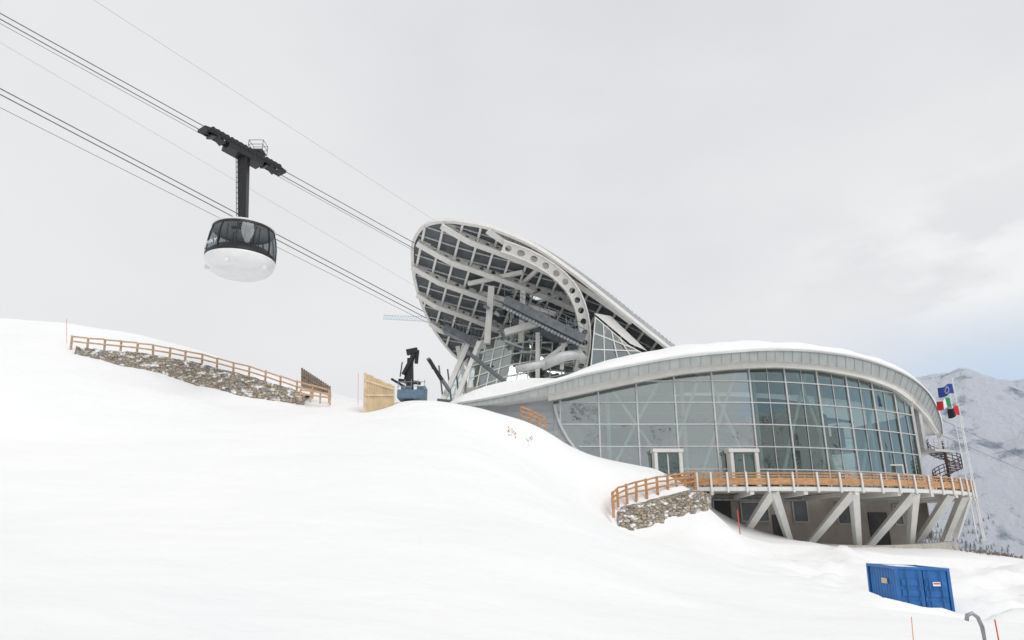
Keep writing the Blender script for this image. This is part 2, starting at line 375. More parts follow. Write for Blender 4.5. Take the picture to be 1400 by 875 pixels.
so=M(); so.rings([el,gt3]); so.make("roof_soffit",WHITE,B,smooth=True)
ab=M(); ab.path([a.lerp(b,.45)+Vector((0,0,-.12)) for a,b in zip(el,gt3)][28::2],.35,.5); ab.make("arch_beam",WHITE,B)
ctr=Vector((19,82,18.0))
back=[Vector(p) for p in smooth_tab([tuple(eu[-1]),(46,84,10.5),(40,96,12),(22,102,13),(4,94,12.5),(-5,78,11.5),(-7,66,10.6),tuple(eu[0])],70)][1:-1]
loop=eu+back; RR=[]
for fr,fz,up in ((0,0,0),(-.004,0,.12),(.0,0,.3),(.03,.12,.42),(.09,.3,.45),(.17,.47,.45),(.27,.62,.45),(.45,.8,.4),(.7,.95,.3),(.95,1,.3)):
    row=[]
    for i,p in enumerate(loop):
        tt=min(1,i/75) if i<len(eu) else .6
        tt=tt*tt*(3-2*tt); damp=.12+.88*tt
        if fr>.5: damp=max(damp,.5)
        q=p.lerp(ctr,fr); q.z=p.z+(ctr.z-p.z)*fz*damp+up*(.6+.5*tt)*(1+.45*noise.noise(Vector((p.x*.35,p.y*.35,5))))+.12*noise.noise(Vector((p.x*.2,p.y*.2+fr*20,0)))*(1 if fr>0 else .3); row.append(q)
    RR.append(row)
rs=M(); rs.rings(RR,True); rs.make("roof_snow",SNOW,B,smooth=True)
cl=M(); low=[];hi=[]
for a in np.linspace(0,9,40): low.append(P3(a,1.5,.02)); hi.append(P3(a,zbot(a),.02))
cl.rings([low,hi])
L0=[(-4.6,58.6,10.2),(-3.2,59.4,10.7),(-1.5,59.9,11.2),(0.5,60,11.7),(2.2,60,12.1),(3.66,60,12.6)]
up=[W(uu(x,y,z),interp(GT,uu(x,y,z))-3,y) for x,y,z in L0]
cl.rings([[Vector((x,y,4)) for x,y,z in L0],up])
cl.make("metal_cladding",CLAD,B)
cs=M()
for k,z in enumerate(np.arange(5,13,.55)):
    pts_=[Vector((p[0],p[1]-.02,z)) for p,q in zip(L0,up) if q.z>z]
    if len(pts_)>1: cs.path(pts_,.04,.03)
    pts_=[P3(a,z,.04) for a in np.linspace(0,9,30) if zbot(a)>z]
    if len(pts_)>1: cs.path(pts_,.04,.03)
cs.make("cladding_joints",SEAM,B)
dr=M(); dg=M()
for ud in (914,1018):
    x=(ud-700)/FPX*(59*CP+4.5*SP); y=59.2
    for dx in(-1.05,1.05): dr.box((x+dx,y,4.65),.28,1.2,3.3)
    dr.box((x,y,6.35),2.6,1.3,.3); dr.box((x,y-.3,4.5),.1,.1,3.2)
    dg.box((x,y-.25,4.65),1.9,.04,3.1)
x=(1224-700)/FPX*(65*CP+4.5*SP)
dr.box((x-.6,64.6,4.3),.14,.2,2.6); dr.box((x+.6,64.6,4.3),.14,.2,2.6); dr.box((x,64.6,5.65),1.34,.2,.14)
dr.make("door_frames",WHITE,B,bevel=.03); dg.make("door_glass",GLD,B)
rw=M(); e=P3(SL,0)
rwp=[e,e+Vector((1.0,1.6,0)),e+Vector((1.6,5,0)),e+Vector((0,12,0))]
rw.rings([[p+Vector((0,0,-1)) for p in rwp],[p+Vector((0,0,11.2)) for p in rwp]]); rw.make("return_wall",TAUPE,B)
ba=M()
bp=e+Vector((1.7,1.2,0)); RB=Matrix.Rotation(.5,3,'Z')
ba.box(bp+Vector((0.6,.3,7.3)),3.4,2.6,.25,.5)
for k in range(5):
    q=bp+Vector((.6,.3,0))+RB@Vector((-1.6+.8*k,-1.25,7.9)); ba.beam(q-Vector((0,0,.5)),q+Vector((0,0,.5)),.06,.06)
for h in (7.8,8.1,8.4):
    ba.beam(bp+Vector((.6,.3,h))+RB@Vector((-1.6,-1.25,0)),bp+Vector((.6,.3,h))+RB@Vector((1.65,-1.25,0)),.05,.05)
ba.box(bp+Vector((-.2,.3,9.6)),.5,.5,4.2,.5)
ba.make("balcony",GREYW,B)
st=M(); sc=bp+Vector((1.5,-.2,0))
st.tube([sc+Vector((0,0,3)),sc+Vector((0,0,8.3))],.12,8)
for k in range(26):
    a=k*.36; z=3.1+k*.17
    st.beam(sc+Vector((0,0,z)),sc+Vector((1.35*math.cos(a),1.35*math.sin(a),z)),.4,.06)
    p=sc+Vector((1.35*math.cos(a),1.35*math.sin(a),z)); a2=a+.36
    q=sc+Vector((1.35*math.cos(a2),1.35*math.sin(a2),z+.17))
    st.beam(p,p+Vector((0,0,1)),.05,.05)
    for h in(0,.35,.7,1.0): st.beam(p+Vector((0,0,h)),q+Vector((0,0,h)),.05,.07)
st.make("spiral_stair",BROWNR,B)
# ---- deck
dk=[(11.6,56.0),(12.6,54.2),(14.6,53.3),(18,52.8),(23,53),(28,54.1),(32.5,55.9),(36.5,58.2),(39.6,60.9),(41.4,63.4),(42.3,66.5),(42.2,70)]
do=smooth_tab(dk,130)
din=[Vector((20+(p[0]-20)*.8,p[1]+6.5)) for p in do]
def V(p,z): return Vector((p[0],p[1],z))
d=M(); d.rings([[V(p,2.72) for p in din],[V(p,2.72) for p in do],[V(p,3.05) for p in do],[V(p,3.05) for p in din]]); d.make("deck_slab",CONC,B)
dn=[]
for i,p in enumerate(do):
    t=(do[min(i+1,len(do)-1)]-do[max(i-1,0)]).normalized(); dn.append(Vector((t[1],-t[0])))
dw=M(); dp=M()
o=lambda i,k,z: Vector((do[i][0]+dn[i][0]*k,do[i][1]+dn[i][1]*k,z))
dw.path([o(i,.16,3.42) for i in range(0,len(do),2)],.05,.5); dw.path([o(i,.2,4.02) for i in range(0,len(do),2)],.14,.09); 
dw.path([o(i,.17,3.82) for i in range(0,len(do),2)],.05,.1)
for i in range(0,len(do),2): dw.beam(o(i,.14,3.05),o(i,.14,4.0),.1,.08)
dw.make("deck_wooden_railing",WOOD,B)
for i in range(0,len(do),4): dp.beam(o(i,.27,2.6),o(i,.24,4.1),.14,.16,up=(0,1,0))
dp.path([o(i,.12,2.86) for i in range(0,len(do),2)],.16,.3)
def strut(u1,u2,v2,Y2,w=.6,w2=.45):
    i=min(range(len(do)),key=lambda k:abs(uu(do[k][0],do[k][1],2.7)-u1) + (50 if k>len(do)*.86 else 0))
    a=o(i,-.25,2.75); b=W(u2,v2,Y2); b.z-=.4; dp.beam(a,b,w,w,up=(0,1,0),w2=w2,h2=w2)
for t in ((1056,1014,728,58),(1060,1080,737,58),(1167,1106,736,58),(1170,1172,741,58),(1253,1186,741,59),(1256,1243,741,60),(1304,1252,737,62),(1322,1288,738,64.5),(1328,1306,728,69)):
    strut(*t)
for i in range(6,len(do),9): dp.beam(o(i,.1,2.62),V(din[i],2.45),.3,.35)
dp.make("deck_struts_and_brackets",WHITE,B,bevel=.02)
uw=M(); fw=[V(p,0) for p in smooth_tab([(15,58.5),(17,60.8),(22,61.3),(27,61.8),(32,63),(36.5,65.4),(39,70)],60)]
uw.rings([[p+Vector((0,0,-3)) for p in fw],[p+Vector((0,0,2.8)) for p in fw]]); uw.make("basement_wall",TAUPE,B)
wf=M(); wg=M(); dd=M()
def onwall(u,z): 
    p=min(fw,key=lambda q:abs(uu(q.x,q.y,z)-u)); i=fw.index(p); tdir=(fw[min(i+1,len(fw)-1)]-fw[max(i-1,0)]); return Vector((p.x,p.y,z)),math.atan2(tdir.y,tdir.x)
for u,z,w,h in ((1097,1.5,1.3,1.9),(1155,1.3,1.3,1.8),(1030,1.4,2.4,1.6),(1225,1.2,1.2,1.7)):
    p,a=onwall(u,z); n=Vector((math.sin(a),-math.cos(a),0))
    wg.box(p+n*.05,w,.04,h,a)
    for sx in(-1,1): wf.box(p+n*.07+Vector((math.cos(a),math.sin(a),0))*sx*w/2,.12,.14,h+.12,a)
    for sz in(-1,1): wf.box(p+n*.07+Vector((0,0,sz*h/2)),w,.14,.12,a)
for u,z,w,h in ((985,.9,2.2,2.8),(1200,0,2.2,2.8),(1062,0,1.1,2.3)):
    p,a=onwall(u,z); dd.box(p+Vector((math.sin(a),-math.cos(a),0))*.06,w,.06,h,a)
wf.make("window_frames",CONC,B); wg.make("window_glass",DARKP,B); dd.make("basement_doors",INTD,B)
kb=M(); kp=[W(u,v,Y) for u,v,Y in smooth_tab([(1085,748,56.8),(1140,750,56.6),(1200,751,57),(1255,749,58.5),(1303,745,62)],30)]
kb.path([p+Vector((0,0,-.35)) for p in kp],.8,1.3); kb.make("base_kerb",CONC,B)
sr=M()
for k in range(12): 
    u=1245+k*4; p=W(u,735,61.5); sr.beam(p-Vector((0,0,.8)),p+Vector((0,0,.35)),.04,.04)
sr.beam(W(1245,728,61.5),W(1290,728,61.5),.05,.05); sr.beam(W(1245,736,61.5),W(1290,736,61.5),.05,.05); sr.make("lower_handrail",MGREY,B)
pipe=M(); pipe.tube([Vector((15.5,57.5,2.3)),Vector((24,58.5,2.3))],.12,8); pipe.tube([Vector((16.2,57,-.5)),Vector((16.2,57,2.6))],.1,8); pipe.make("service_pipes",MGREY,B)
# ---------------------------------------------------------------- upper station canopy
S=empty("cable_car_arrival_canopy",(0,72,20))
nP=Vector((.26,.47,.83)).normalized(); d0=nP.dot(W(565,345,70))
def PL(u,v):
    r=ray(u,v); return r*(d0/nP.dot(r))
e1=(PL(905,478)-PL(565,345)).normalized(); e2=nP.cross(e1).normalized()
rim_px=[(565,345),(567,328),(577,311),(592,303),(615,301),(640,304),(670,310),(705,323),(740,341),(780,369),(815,396),(850,424),(885,452),(920,480),(952,508),(945,530),(880,540),(790,545),(720,533),(670,512),(635,494),(610,470),(590,440),(575,405),(567,372),(565,345)]
rim=[PL(u,v) for u,v,_ in smooth_tab([(a,b,0) for a,b in rim_px],150)][:-1]
C0=PL(725,425)
def to2(p): q=p-C0; return (q.dot(e1),q.dot(e2))
rim2=[to2(p) for p in rim]
def rval(x,y):
    L=math.hypot(x,y)
    if L<1e-6: return 0
    best=1e9
    for (ax,ay),(bx,by) in zip(rim2,rim2[1:]+rim2[:1]):
        dx,dy=bx-ax,by-ay; den=x*dy-y*dx
        if abs(den)<1e-9: continue
        t=(ax*dy-ay*dx)/den; s_=(ax*y-ay*x)/den
        if t>0 and -1e-6<=s_<=1+1e-6: best=min(best,t)
    return 1/best
def Hh(x): 
    t=min(1,max(0,(x+13)/22)); return .4+3.4*t*t*(3-2*t)
def SH(x,y,off=0,r=None):
    if r is None: r=rval(x,y)
    h=Hh(x)*math.sqrt(max(0,1-r**3)); return C0+e1*x+e2*y+nP*(h+off)
rr=[1,.997,.99,.975,.95,.91,.85,.77,.65,.5,.3,.05]
ou=M(); ou.rings([[SH(x*r,y*r,.12,r) for x,y in rim2] for r in rr],True); ou.make("outer_skin",SEAM,S,smooth=True)
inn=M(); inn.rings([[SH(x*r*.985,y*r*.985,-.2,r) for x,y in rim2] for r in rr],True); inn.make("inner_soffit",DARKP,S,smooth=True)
rm=M(); rl=rim+[rim[0]]
for i in range(len(rl)-1): rm.beam(rl[i]-nP*.12,rl[i+1]-nP*.12,.35,.5,up=nP)
rm.make("rim_beam",WHITE,S)
sm=M()
nseam=64
xmin=min(p[0] for p in rim2); xmax=max(p[0] for p in rim2)
def span_line(x0,y0,dx,dy):
    ts=[]
    for (ax,ay),(bx,by) in zip(rim2,rim2[1:]+rim2[:1]):
        ex,ey=bx-ax,by-ay; den=dx*ey-dy*ex
        if abs(den)<1e-9: continue
        t=((ax-x0)*ey-(ay-y0)*ex)/den; s_=((ax-x0)*dy-(ay-y0)*dx)/den
        if 0<=s_<1: ts.append(t)
    return (min(ts),max(ts)) if len(ts)>=2 else None
for k in range(nseam):
    x=xmin+(xmax-xmin)*(k+.5)/nseam; sp_=span_line(x,0,0,1)
    if not sp_: continue
    a,b=sp_; sm.path([SH(x,a+(b-a)*t,.15) for t in (.002,.006,.012,.025,.05,.09,.15,.3,.5,.7,.9,.97,.99,.998)],.05,.06,nP)
sm.make("standing_seams",GREYW,S)
pu=M()
x=xmin+.9
while x<xmax-.5:
    sp_=span_line(x,0,0,1)
    if sp_ and sp_[1]-sp_[0]>1:
        a,b=sp_; pu.path([SH(x,a+(b-a)*(.01+.98*t/10),-.38) for t in range(11)],.24,.3,nP)
    x+=1.9
pu.make("purlins",WHITE,S)
sec=M()
yv=-12
while yv<12:
    s_=span_line(0,yv,1,.0)
    if s_: 
        a,b=s_
        if b-a>2: sec.path([SH(a+(b-a)*(.01+.98*t/16),yv,-.3) for t in range(17)],.12,.14,nP)
    yv+=1.45
sec.make("secondary_rafters",GREYW,S)
gr=M()
for (ua,va),(ub,vb),dep in (((606,304),(806,408),1.4),((573,328),(800,446),1.5),((566,360),(760,462),1.4),((573,398),(710,472),1.3),((590,438),(670,482),1.1),((668,312),(880,452),1.2)):
    A_=to2(PL(ua,va));B_=to2(PL(ub,vb)); n=14
    top=[];dv=[]
    s0=SH(A_[0],A_[1],-.3,min(1,rval(*A_))); s1=SH(B_[0]-(B_[0]-A_[0])*.12,B_[1]-(B_[1]-A_[1])*.12,-.3)
    for k in range(n+1):
        t=k/n; x=A_[0]+(B_[0]-A_[0])*t; y=A_[1]+(B_[1]-A_[1])*t; q=SH(x,y,-.3,min(1,rval(x,y)))
        l=s0.lerp(s1,t)+nP*.55*math.sin(math.pi*t); top.append(q.lerp(l,.65)); dv.append(-nP*dep*(.35+.65*min(1,t*5)))
    gr.holed(top,dv,.12,.2)
    gr.path([p+d_ for p,d_ in zip(top,dv)],.7,.14,nP); gr.path(top,.5,.14,nP)
gr.make("main_girders",WHITE,S)
ar=M()
ap=[W(*t) for t in smooth_tab([(690,330,64.6),(725,343,64.8),(758,362,65.4),(784,386,66.4),(799,414,67.6),(806,446,68.8),(806,476,70),(800,508,71.3)],18)]
dvs=[]
for i,p in enumerate(ap):
    t=(ap[min(i+1,len(ap)-1)]-ap[max(i-1,0)]).normalized(); inn_=t.cross(Vector((-.1,.95,.3))).normalized()*1.15
    if inn_.x>0 or inn_.z>0.9: inn_=-inn_
    dvs.append(inn_)
ar.holed(ap,dvs,.12,.28); yv_=Vector((0,1,.2))
ar.path(ap,.14,.9,yv_); ar.path([p+d_ for p,d_ in zip(ap,dvs)],.14,.9,yv_)
ar.make("perforated_arch",WHITE,S)
co=M()
for (a,b,w) in (((672,392,72),(666,470,72),.7),((716,380,72),(712,468,72),.6),((640,470,74),(602,556,70),.55),((626,474,75),(642,556,74),.5),((655,468,72),(620,556,69),.45),((735,455,70),(735,520,70),.45),((700,400,76),(700,500,76),.45),((655,400,74),(760,430,72),.5),((640,388,72),(715,372,70),.45),((745,360,68),(700,400,74),.4),((770,470,69),(768,505,69),.4),((690,455,70),(742,440,70),.7),((775,470,69),(735,500,70),.4)):
    co.beam(W(*a),W(*b),w,w,up=(0,1,0))
co.make("columns_and_props",WHITE,S,bevel=.03)
gg=M(); gf=M()
def pane(cs_,nu,nv):
    a,b,c,d_=[W(*q) for q in cs_]
    gg.add([a,b,c,d_],[(0,1,2,3)])
    for i in range(nu+1):
        t=i/nu; gf.beam(a.lerp(b,t),d_.lerp(c,t),.12,.14,up=(0,1,0))
    for j in range(nv+1):
        t=j/nv; gf.beam(a.lerp(d_,t),b.lerp(c,t),.12,.14,up=(0,1,0))
pane([(634,552,71),(690,530,70),(706,455,72),(652,468,73)],4,5)
pane([(690,530,70),(735,520,71),(742,452,73),(706,455,72)],3,5)
pane([(735,520,71),(800,505,73),(800,455,75),(742,452,73)],4,4)
pane([(808,500,68.5),(880,484,71),(858,472,70.5),(814,434,68.8)],4,3)
pane([(602,556,74),(632,552,72),(640,490,76),(624,506,77)],2,4)
gg.make("glazing",GL2,S); gf.make("glazing_frames",WHITE,S)
bk=M()
bk.rings([[W(645,560,78),W(700,560,77),W(820,540,77),W(900,530,77)],[W(652,470,79),W(700,458,79),W(800,440,79),W(860,480,77)]]); 
bk.make("hall_back_wall",INTW,S)
wl=M()
wl.add([W(812,428,68.9),W(862,470,70.6),W(885,480,72),W(835,432,70)],[(0,1,2,3)])
wl.make("side_soffit",WHITE,S)
mc=M()
def plat(a,b,w,h,m_=mc):
    A_=W(*a);B_=W(*b); m_.beam(A_,B_,w,h)
    for k in range(10):
        p=A_.lerp(B_,k/9)+Vector((0,-w/2,0)); m_.beam(p,p+Vector((0,0,1.1+h/2)),.06,.06)
    for hh in(.6,1.1): m_.beam(A_+Vector((0,-w/2,hh+h/2)),B_+Vector((0,-w/2,hh+h/2)),.05,.05)
plat((690,412,68),(798,466,68),1.6,.9); plat((608,450,74),(655,472,74),1.5,.8); plat((640,405,76),(690,425,76),1.4,.7); plat((700,440,73),(790,478,73),1.5,.7)
mc.make("docking_platforms",DGREY,S)
mg=M()
random.seed(3)
for k in range(60):
    u=random.uniform(650,795); v=random.uniform(400,500)
    p=W(u,v,random.uniform(69,75)); q=p+Vector((random.uniform(-2.6,2.6),random.uniform(-.5,.5),random.uniform(-.8,.6)))
    mg.beam(p,q,random.uniform(.12,.35),random.uniform(.12,.35))
for k in range(26): 
    t=k/25; p=W(690+108*t,421+54*t,67.6); mg.tube([p-Vector((0,.15,0)),p+Vector((0,.15,0))],.17,10)
mg.make("rope_sheaves_and_machinery",MGREY,S)
dt=M()
dt.tube([W(740,500,68),W(768,488,68),W(790,484,68.5),W(798,492,69)],.55,12); dt.tube([W(705,505,67.5),W(745,497,67.5)],.4,10); dt.make("ventilation_ducts",GREYW,S,smooth=True)
rd=M()
rd.tube([W(640,482,68),W(690,522,66)],.22,8); rd.tube([W(585,490,70),W(615,535,70)],.2,8)
for k in range(5): rd.tube([W(600+12*k,500+5*k,72),W(606+11*k,548,71)],.1,6)
rd.beam(W(600,551,68),W(650,556,66),.8,.8)
rd.make("dark_guide_frames",DGREY,S)
sv=M(); sv.box(W(668,562,74),4.5,6,4); sv.make("service_block",CONC,S)
# ---------------------------------------------------------------- ropes
def rope(name,pa,pb,ext,r,parent):
    m=M(); A_=W(*pa);B_=W(*pb); A2=A_+(A_-B_)*ext
    m.tube([A2.lerp(B_,k/30) for k in range(31)],r,6); return m.make(name,ROPE,parent,smooth=True)
RP=empty("cableway_ropes",(-20,60,30))
rope("near_track_rope_1",(0,18,36),(566,332,66),1.2,.035,RP)
rope("near_track_rope_2",(0,26,36.3),(566,340,66.4),1.2,.035,RP)
rope("near_haul_rope",(0,32,36.6),(566,343,66.8),1.2,.018,RP)
rope("far_track_rope_1",(0,121,45),(602,438,80),1.2,.045,RP); rope("far_track_rope_2",(0,129,45.3),(602,445,80.3),1.2,.045,RP)
rope("far_haul_rope",(0,147,46),(606,452,80.6),1.2,.022,RP)
rope("signal_rope_1",(128,0,40),(592,300,68),1.2,.009,RP); rope("signal_rope_2",(0,58,60),(566,390,90),1.2,.011,RP)
VR=empty("valley_cable",(80,120,5))
rope("cable_1",(1250,556,120),(1420,636,200),0,.05,VR); rope("cable_2",(1270,588,120),(1420,652,200),0,.05,VR)
# ---------------------------------------------------------------- cabin
A_=W(0,22,36.15);B_=W(566,336,66.2)
best=min((A_.lerp(B_,k/400) for k in range(401)),key=lambda p:abs(uu(p.x,p.y,p.z)-334))
rd_=(B_-A_).normalized(); G=best
cb=empty("cable_car_cabin",G)
ppm=FPX/(G.y*CP+18*SP); Rc=46.5/ppm; k_=Rc/2.5
base=W(326,377,G.y); cz=base.z+.1; cc=Vector((base.x,G.y,cz))
def sc_(pr): return [(r*k_,z*k_) for r,z in pr]
m=M(); m.revolve(cc,sc_([(0.01,.02),(1.2,0),(1.85,.1),(2.2,.32),(2.4,.62),(2.48,.88),(2.5,1.05),(2.46,1.09),(2.2,1.09)]),48); m.make("lower_shell",CABW,cb,smooth=True)
m=M(); m.revolve(cc,sc_([(2.46,1.1),(2.505,1.12),(2.505,1.32),(2.46,1.34)]),48); m.revolve(cc,sc_([(2.2,3.3),(2.24,3.35),(2.22,3.5),(2.1,3.52)]),48)
for k in range(12):
    a=k*math.pi/6+.2; 
    m.path([cc+Vector((math.cos(a)*r*k_,math.sin(a)*r*k_,z*k_)) for r,z in ((2.49,1.3),(2.47,2.05),(2.38,2.75),(2.22,3.35))],.1,.08)
m.make("window_frames",DARK,cb)
m=M(); m.revolve(cc,sc_([(2.47,1.32),(2.45,2.05),(2.36,2.75),(2.2,3.33)]),48); m.make("window_glass",GLC,cb,smooth=True)
m=M(); m.revolve(cc,sc_([(2.12,3.51),(2.26,3.5),(2.28,3.58),(2.1,3.7),(1.2,3.8),(.01,3.82)]),48); m.make("roof",CABW,cb,smooth=True)
m=M(); m.revolve(cc,sc_([(2.2,1.1),(.01,1.1)]),32); m.make("cabin_floor",DGREY,cb)
m=M()
m.revolve(cc,sc_([(2.1,1.15),(2.1,1.75),(1.9,1.75)]),32)
for k in range(5):
    a=k*1.3; m.tube([cc+Vector((math.cos(a)*1.2*k_,math.sin(a)*1.2*k_,1.1*k_)),cc+Vector((math.cos(a)*1.2*k_,math.sin(a)*1.2*k_,3.7*k_))],.05,6)
m.box(cc+Vector((-.6,.3,1.8*k_)),.5,.4,1.2)
m.make("cabin_interior",DARK,cb)
m=M()
for k in range(3): 
    a=math.radians(200+k*70); m.box(cc+Vector((math.cos(a)*2.25*k_,math.sin(a)*2.25*k_,.28*k_)),.28,.28,.3,a)
m.make("bumpers",CABW,cb,bevel=.04)
hm=M(); topc=cc+Vector((0,0,3.75*k_)); 
tgt=G+Vector((0,0,-.35)); 
hm.beam(topc+Vector((-.1,0,0)),tgt+Vector((.0,0,0)),.6,.6,up=(0,1,0),w2=.78,h2=.7)
hm.beam(topc+Vector((-.9*k_,0,.15)),topc+Vector((.9*k_,0,.15)),.5,.3); hm.beam(topc+Vector((0,-.8,.12)),topc+Vector((0,.8,.12)),.4,.3)
hm.beam(topc+Vector((-.95,0,-.05)),topc+Vector((-.15,0,1.2)),.1,.1); 
for k in range(14):
    z0=topc.lerp(tgt,k/14+.03)+Vector((-.55,-.2,0)); hm.beam(z0,z0+Vector((.3,0,0)),.04,.04)
hm.beam(topc+Vector((-.55,-.2,0)),tgt+Vector((-.55,-.2,0)),.04,.04)
hm.make("hanger_arm",DARK,cb)
cm=M(); sd=rd_.cross(Vector((0,0,1))).normalized(); upv=sd.cross(rd_).normalized()
L_=3.1*k_
for s_ in (-.45,.45):
    cm.beam(G-rd_*L_+sd*s_-upv*.1,G+rd_*L_+sd*s_-upv*.1,.12,.22)
    for k in range(16):
        p=G+rd_*(-L_+2*L_*(k+.5)/16)+sd*s_+upv*.12; cm.tube([p-sd*.09,p+sd*.09],.21,12)
for k in range(4):
    c_=G+rd_*(-L_+2*L_*(k+.5)/4)+upv*.2; cm.beam(c_-rd_*.6,c_+rd_*.6,1.0,.2,upv)
    cm.beam(c_-upv*.6-rd_*.6,c_-upv*.3,.8,.14,upv); cm.beam(c_-upv*.6+rd_*.6,c_-upv*.3,.8,.14,upv)
cm.beam(G-rd_*1.6-upv*.45,G+rd_*1.6-upv*.45,1.1,.4,upv)
for s_ in(-1,1):
    c_=G+rd_*s_*L_; cm.beam(c_,c_+rd_*s_*.5-upv*.1,1.1,.25,upv)
cm.make("carriage",DARK,cb)
pf=M(); c_=G+rd_*1.2+Vector((0,0,.6)); hx=.6; hy=.55
pf.box(c_,2*hx,2*hy,.07)
for x_ in (-hx,hx):
    for y_ in(-hy,hy): pf.beam(c_+Vector((x_,y_,0)),c_+Vector((x_,y_,.85)),.04,.04)
for h in(.45,.85):
    q=[c_+Vector((x_,y_,h)) for x_,y_ in((-hx,-hy),(hx,-hy),(hx,hy),(-hx,hy),(-hx,-hy))]; pf.path(q,.035,.035)
pf.make("maintenance_platform",DGREY,cb)
def letters(txt,a0,z,size,material,rad,step):
    a=a0
    for ch in txt:
        if ch==" ": a+=step; continue
        cu=bpy.data.curves.new("letter","FONT"); cu.body=ch; cu.size=size; cu.extrude=.01; cu.align_x='CENTER'
        ob=bpy.data.objects.new("lettering_"+ch.lower(),cu); bpy.context.collection.objects.link(ob); cu.materials.append(material)
        p=cc+Vector((math.cos(a)*rad,math.sin(a)*rad,z))
        ob.matrix_world=Matrix.Translation(p-cb.location)@Matrix.Rotation(a+math.pi/2,4,'Z')@Matrix.Rotation(math.pi/2,4,'X'); ob.parent=cb
        a+=step
letters("ALTWAY",math.radians(205),1.62*k_,.46*k_,LET,2.51*k_,.145)
letters("MONTE BIANCO",math.radians(212),1.40*k_,.17*k_,LBLUE,2.52*k_,.06)
# ---------------------------------------------------------------- left stone wall + fence
WT=[(104,474),(130,477),(200,483),(270,496),(340,514),(400,532),(418,538)]
us=np.linspace(104,418,90); 
wl=M(); f0=[];f1=[];t1=[]
for u in us:
    v=interp(WT,u); p=W(u,v,55.6); f1.append(p); f0.append(Vector((p.x,55.3,p.z-3.2))); t1.append(Vector((p.x,57.8,p.z+.05)))
f1=[p+Vector((0,.1*noise.noise(p*1.3),.12*noise.noise(p*2))) for p in f1]
wl.rings([f0,[a.lerp(b,.5)+Vector((0,.12*noise.noise(a*2),0)) for a,b in zip(f0,f1)],f1,t1])
wl.make("stone_retaining_wall",STONE)
def fence(name,line,h,npost=12,rails=(.35,.7,1.05),w=.09,material=WOOD,drop=.3,lean=0,rh=.13):
    m=M(); P=[Vector(p) for p in line]; L=[0]
    for a,b in zip(P,P[1:]): L.append(L[-1]+(b-a).length)
    def at(s): return Vector([float(np.interp(s,L,[p[k] for p in P])) for k in range(3)])
    for k in range(npost):
        s=L[-1]*k/(npost-1); p=at(s)+Vector((random.uniform(-.04,.04),0,0)); m.beam(p-Vector((0,0,drop)),p+Vector((lean+random.uniform(-.05,.05),0,h+random.uniform(-.03,.08))),w*1.3,w*1.3)
    for r in rails:
        for k in range(npost-1):
            a=at(L[-1]*k/(npost-1)); b=at(L[-1]*(k+1)/(npost-1)); j=random.uniform(-.04,.04)
            m.beam(a+Vector((lean*r/h,-.09,r*h+j)),b+Vector((lean*r/h,-.09,r*h-j)),.05,rh)
    return m.make(name,material)
fl_=[W(u,v,56.2) for u,v in ((98,473),(130,476),(200,483),(270,496),(340,514),(400,533),(450,546))]
fence("wooden_fence",fl_,.85,npost=17,rails=(.45,.95),w=.1,material=WOODP,lean=-.1)
fence("wooden_fence",[W(u,v,55) for u,v in ((410,543),(452,549))],.7,npost=4,rails=(.4,.85),material=WOODP)
bd=M()
for k in range(14):
    u=413+k*2.9; p=W(u,538,60); top=W(u,503+k*1.9,60); bd.beam(p,top,.17,.05,up=(0,1,0))
bd.beam(W(413,512,59.9),W(452,537,59.9),.06,.15)
bd.make("weathered_board_barrier",OLDW)
hb=M()
for k in range(13):
    t=k/12; a=W(499+39*t,566-20*t,52.5+2.5*t); b=W(499.5+38*t,509+18*t+2*random.random(),52.5+2.5*t); hb.beam(a-Vector((0,0,.6)),b,.22,.05,up=(0,1,0))
hb.beam(W(499,540,52.4),W(538,540,54.9),.07,.16); hb.beam(W(499,520,52.4),W(538,532,54.9),.07,.16)
hb.make("board_hoarding",PLY)
fence("wooden_fence",[W(712,574,55),W(730,580,55),W(746,590,55)],1.0,npost=4)
fl_=[W(*t) for t in ((838,702,48.6),(839,692,49.6),(848,686,50.3),(870,679,51),(900,672,51.6),(930,667,52.4),(950,664,53.2))]
fence("wooden_fence",fl_,1.05,npost=11,rails=(.3,.65,.97),w=.13)
a_=[];b_=[];c_2=[]; sb=M()
for u,v,Y,u2,v2 in ((846,700,49.2,842,726),(856,694,49.4,850,724),(880,689,49.7,880,722),(910,681,50,910,720),(940,674,50.4,942,716),(963,672,51,968,712),(972,676,53,976,720)):
    p=W(u,v,Y+.3); q=W(u2,v2,Y-.5); a_.append(p); b_.append(q-Vector((0,0,.4))); c_2.append(Vector((p.x-.2,p.y+2,p.z+.25)))
def fine(L): return [Vector(p) for p in smooth_tab([tuple(q) for q in L],48)]
a_,b_,c_2=fine(a_),fine(b_),fine(c_2)
RRs=[]
for k in range(9):
    t=k/8; RRs.append([q.lerp(p,t)+Vector((0,.25*noise.noise(p*1.1+Vector((0,0,k*.6))),.15*noise.noise(p*1.7+Vector((3,0,k))))) for p,q in zip(a_,b_)])
RRs.append(c_2); sb.rings(RRs); sb.make("stone_retaining_wall",STONE,smooth=True)
